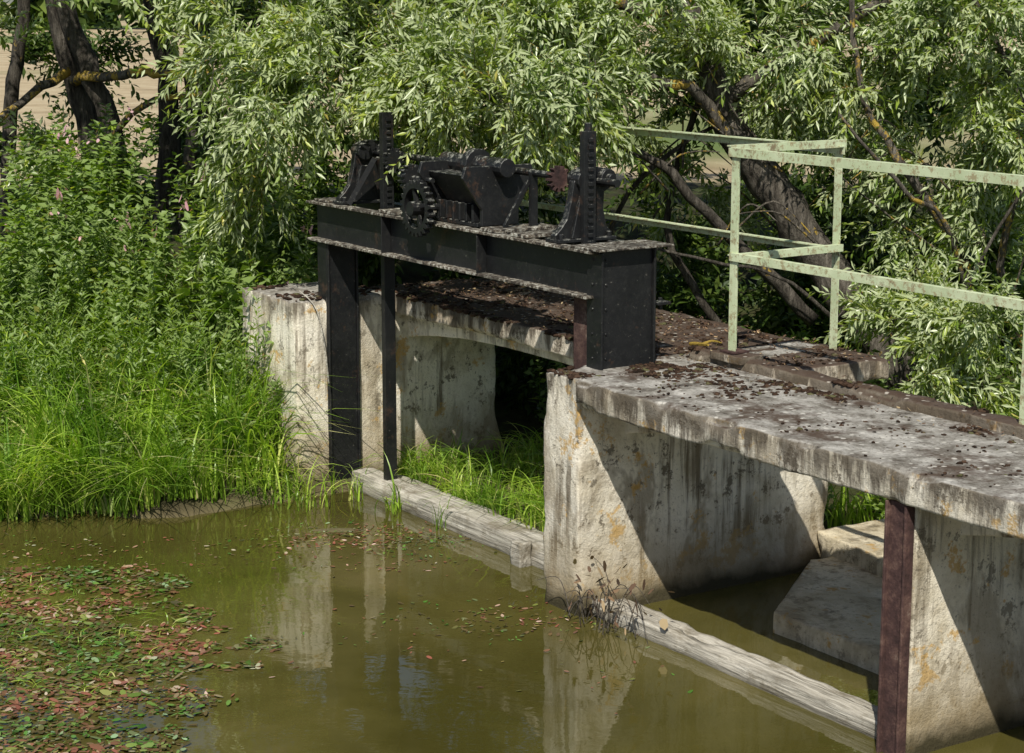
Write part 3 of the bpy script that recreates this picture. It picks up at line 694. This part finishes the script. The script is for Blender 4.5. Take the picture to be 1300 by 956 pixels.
while len(Rf)<320:
    x=random.uniform(-3.2,-1.5); y=random.uniform(8.0,9.7)
    if x<-1.6-.9*max(0,y-8.9): Rf.append((x,y,-.01))
Rf=np.repeat(np.array(Rf),3,0); Rf[:,:2]+=rng.normal(0,.02,(len(Rf),2)); grass('water_grass',Rf,.04,.11,.003,.006,(.6,-.2,0),(1.0,1.9))
# ---------------------------------------------------------------- dead twigs by the pier, yellow twig on deck
dt=frame('dead_twigs')
g=G()
for i in range(24):
    k=random.uniform(.3,.75);t=random.uniform(-.12,.1);a=random.uniform(-1,1);b=random.uniform(-.6,.6);l=random.uniform(.15,.45)
    g.tube([(k,t,.02),(k+a*l*.3,t+b*l*.3,.02+l*.45),(k+a*l*.8,t+b*l*.6-.03,.02+l*.6*random.uniform(-.2,1))],[.003,.0022,.001],5)
g.obj('twigs',BARK,dt)
pts=np.stack([rng.uniform(.3,.9,60),rng.uniform(-.1,.15,60),rng.uniform(.05,.3,60)],-1); Ls=rng.uniform(.02,.05,60); v,f=flat_leaves(pts,Ls,Ls*.4,1.2); mesh_np('withered_leaves',v,f,LITTER,dt)
ft=frame('fallen_branch')
g=G(); g.tube([(-.10,.98,1.17),(.0,.95,1.18),(.08,.90,1.20),(.20,.85,1.22)],[.010,.012,.010,.006],6,.3); g.tube([(.0,.95,1.18),(.02,1.02,1.20),(.0,1.1,1.18)],[.008,.006,.004],6)
g.obj('branch',bark_mat('yellow_lichen_bark',.35),ft)
# ---------------------------------------------------------------- distant tree line
dts=empty('distant_trees'); C=[]
for i in range(46):
    x=-140+i*6.2+random.uniform(-2,2); C.append((x,120+random.uniform(-8,8),5,5,4,5,60))
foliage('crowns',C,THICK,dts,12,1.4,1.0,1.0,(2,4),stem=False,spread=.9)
# ---------------------------------------------------------------- light, sky, camera
d=Vector((.111,.851,-1.0)).normalized()
sun=bpy.data.lights.new('sun','SUN'); sun.energy=5.0; sun.angle=math.radians(.5); sun.color=(1,.955,.86)
so=link(bpy.data.objects.new('sun',sun)); so.rotation_euler=d.to_track_quat('-Z','Y').to_euler(); so.location=(-5,-8,20)
w=bpy.data.worlds.new('World'); scene.world=w; w.use_nodes=True; nt=w.node_tree
sky=nt.nodes.new('ShaderNodeTexSky'); sky.sky_type='NISHITA'; sky.sun_disc=False
sky.sun_elevation=math.asin(-d.z); sky.sun_rotation=math.atan2(-d.x,-d.y)
bg=nt.nodes['Background']; bg.inputs[1].default_value=.09; nt.links.new(sky.outputs[0],bg.inputs[0])
cam=bpy.data.cameras.new('camera'); cam.lens=69.2; cam.sensor_width=36; cam.clip_end=3000
co=link(bpy.data.objects.new('camera',cam)); co.location=(0,0,2.9); co.rotation_euler=(math.radians(90-10.83),0,0)
scene.camera=co
scene.view_settings.view_transform='Standard'; scene.view_settings.look='None'; scene.view_settings.exposure=0; scene.view_settings.gamma=1
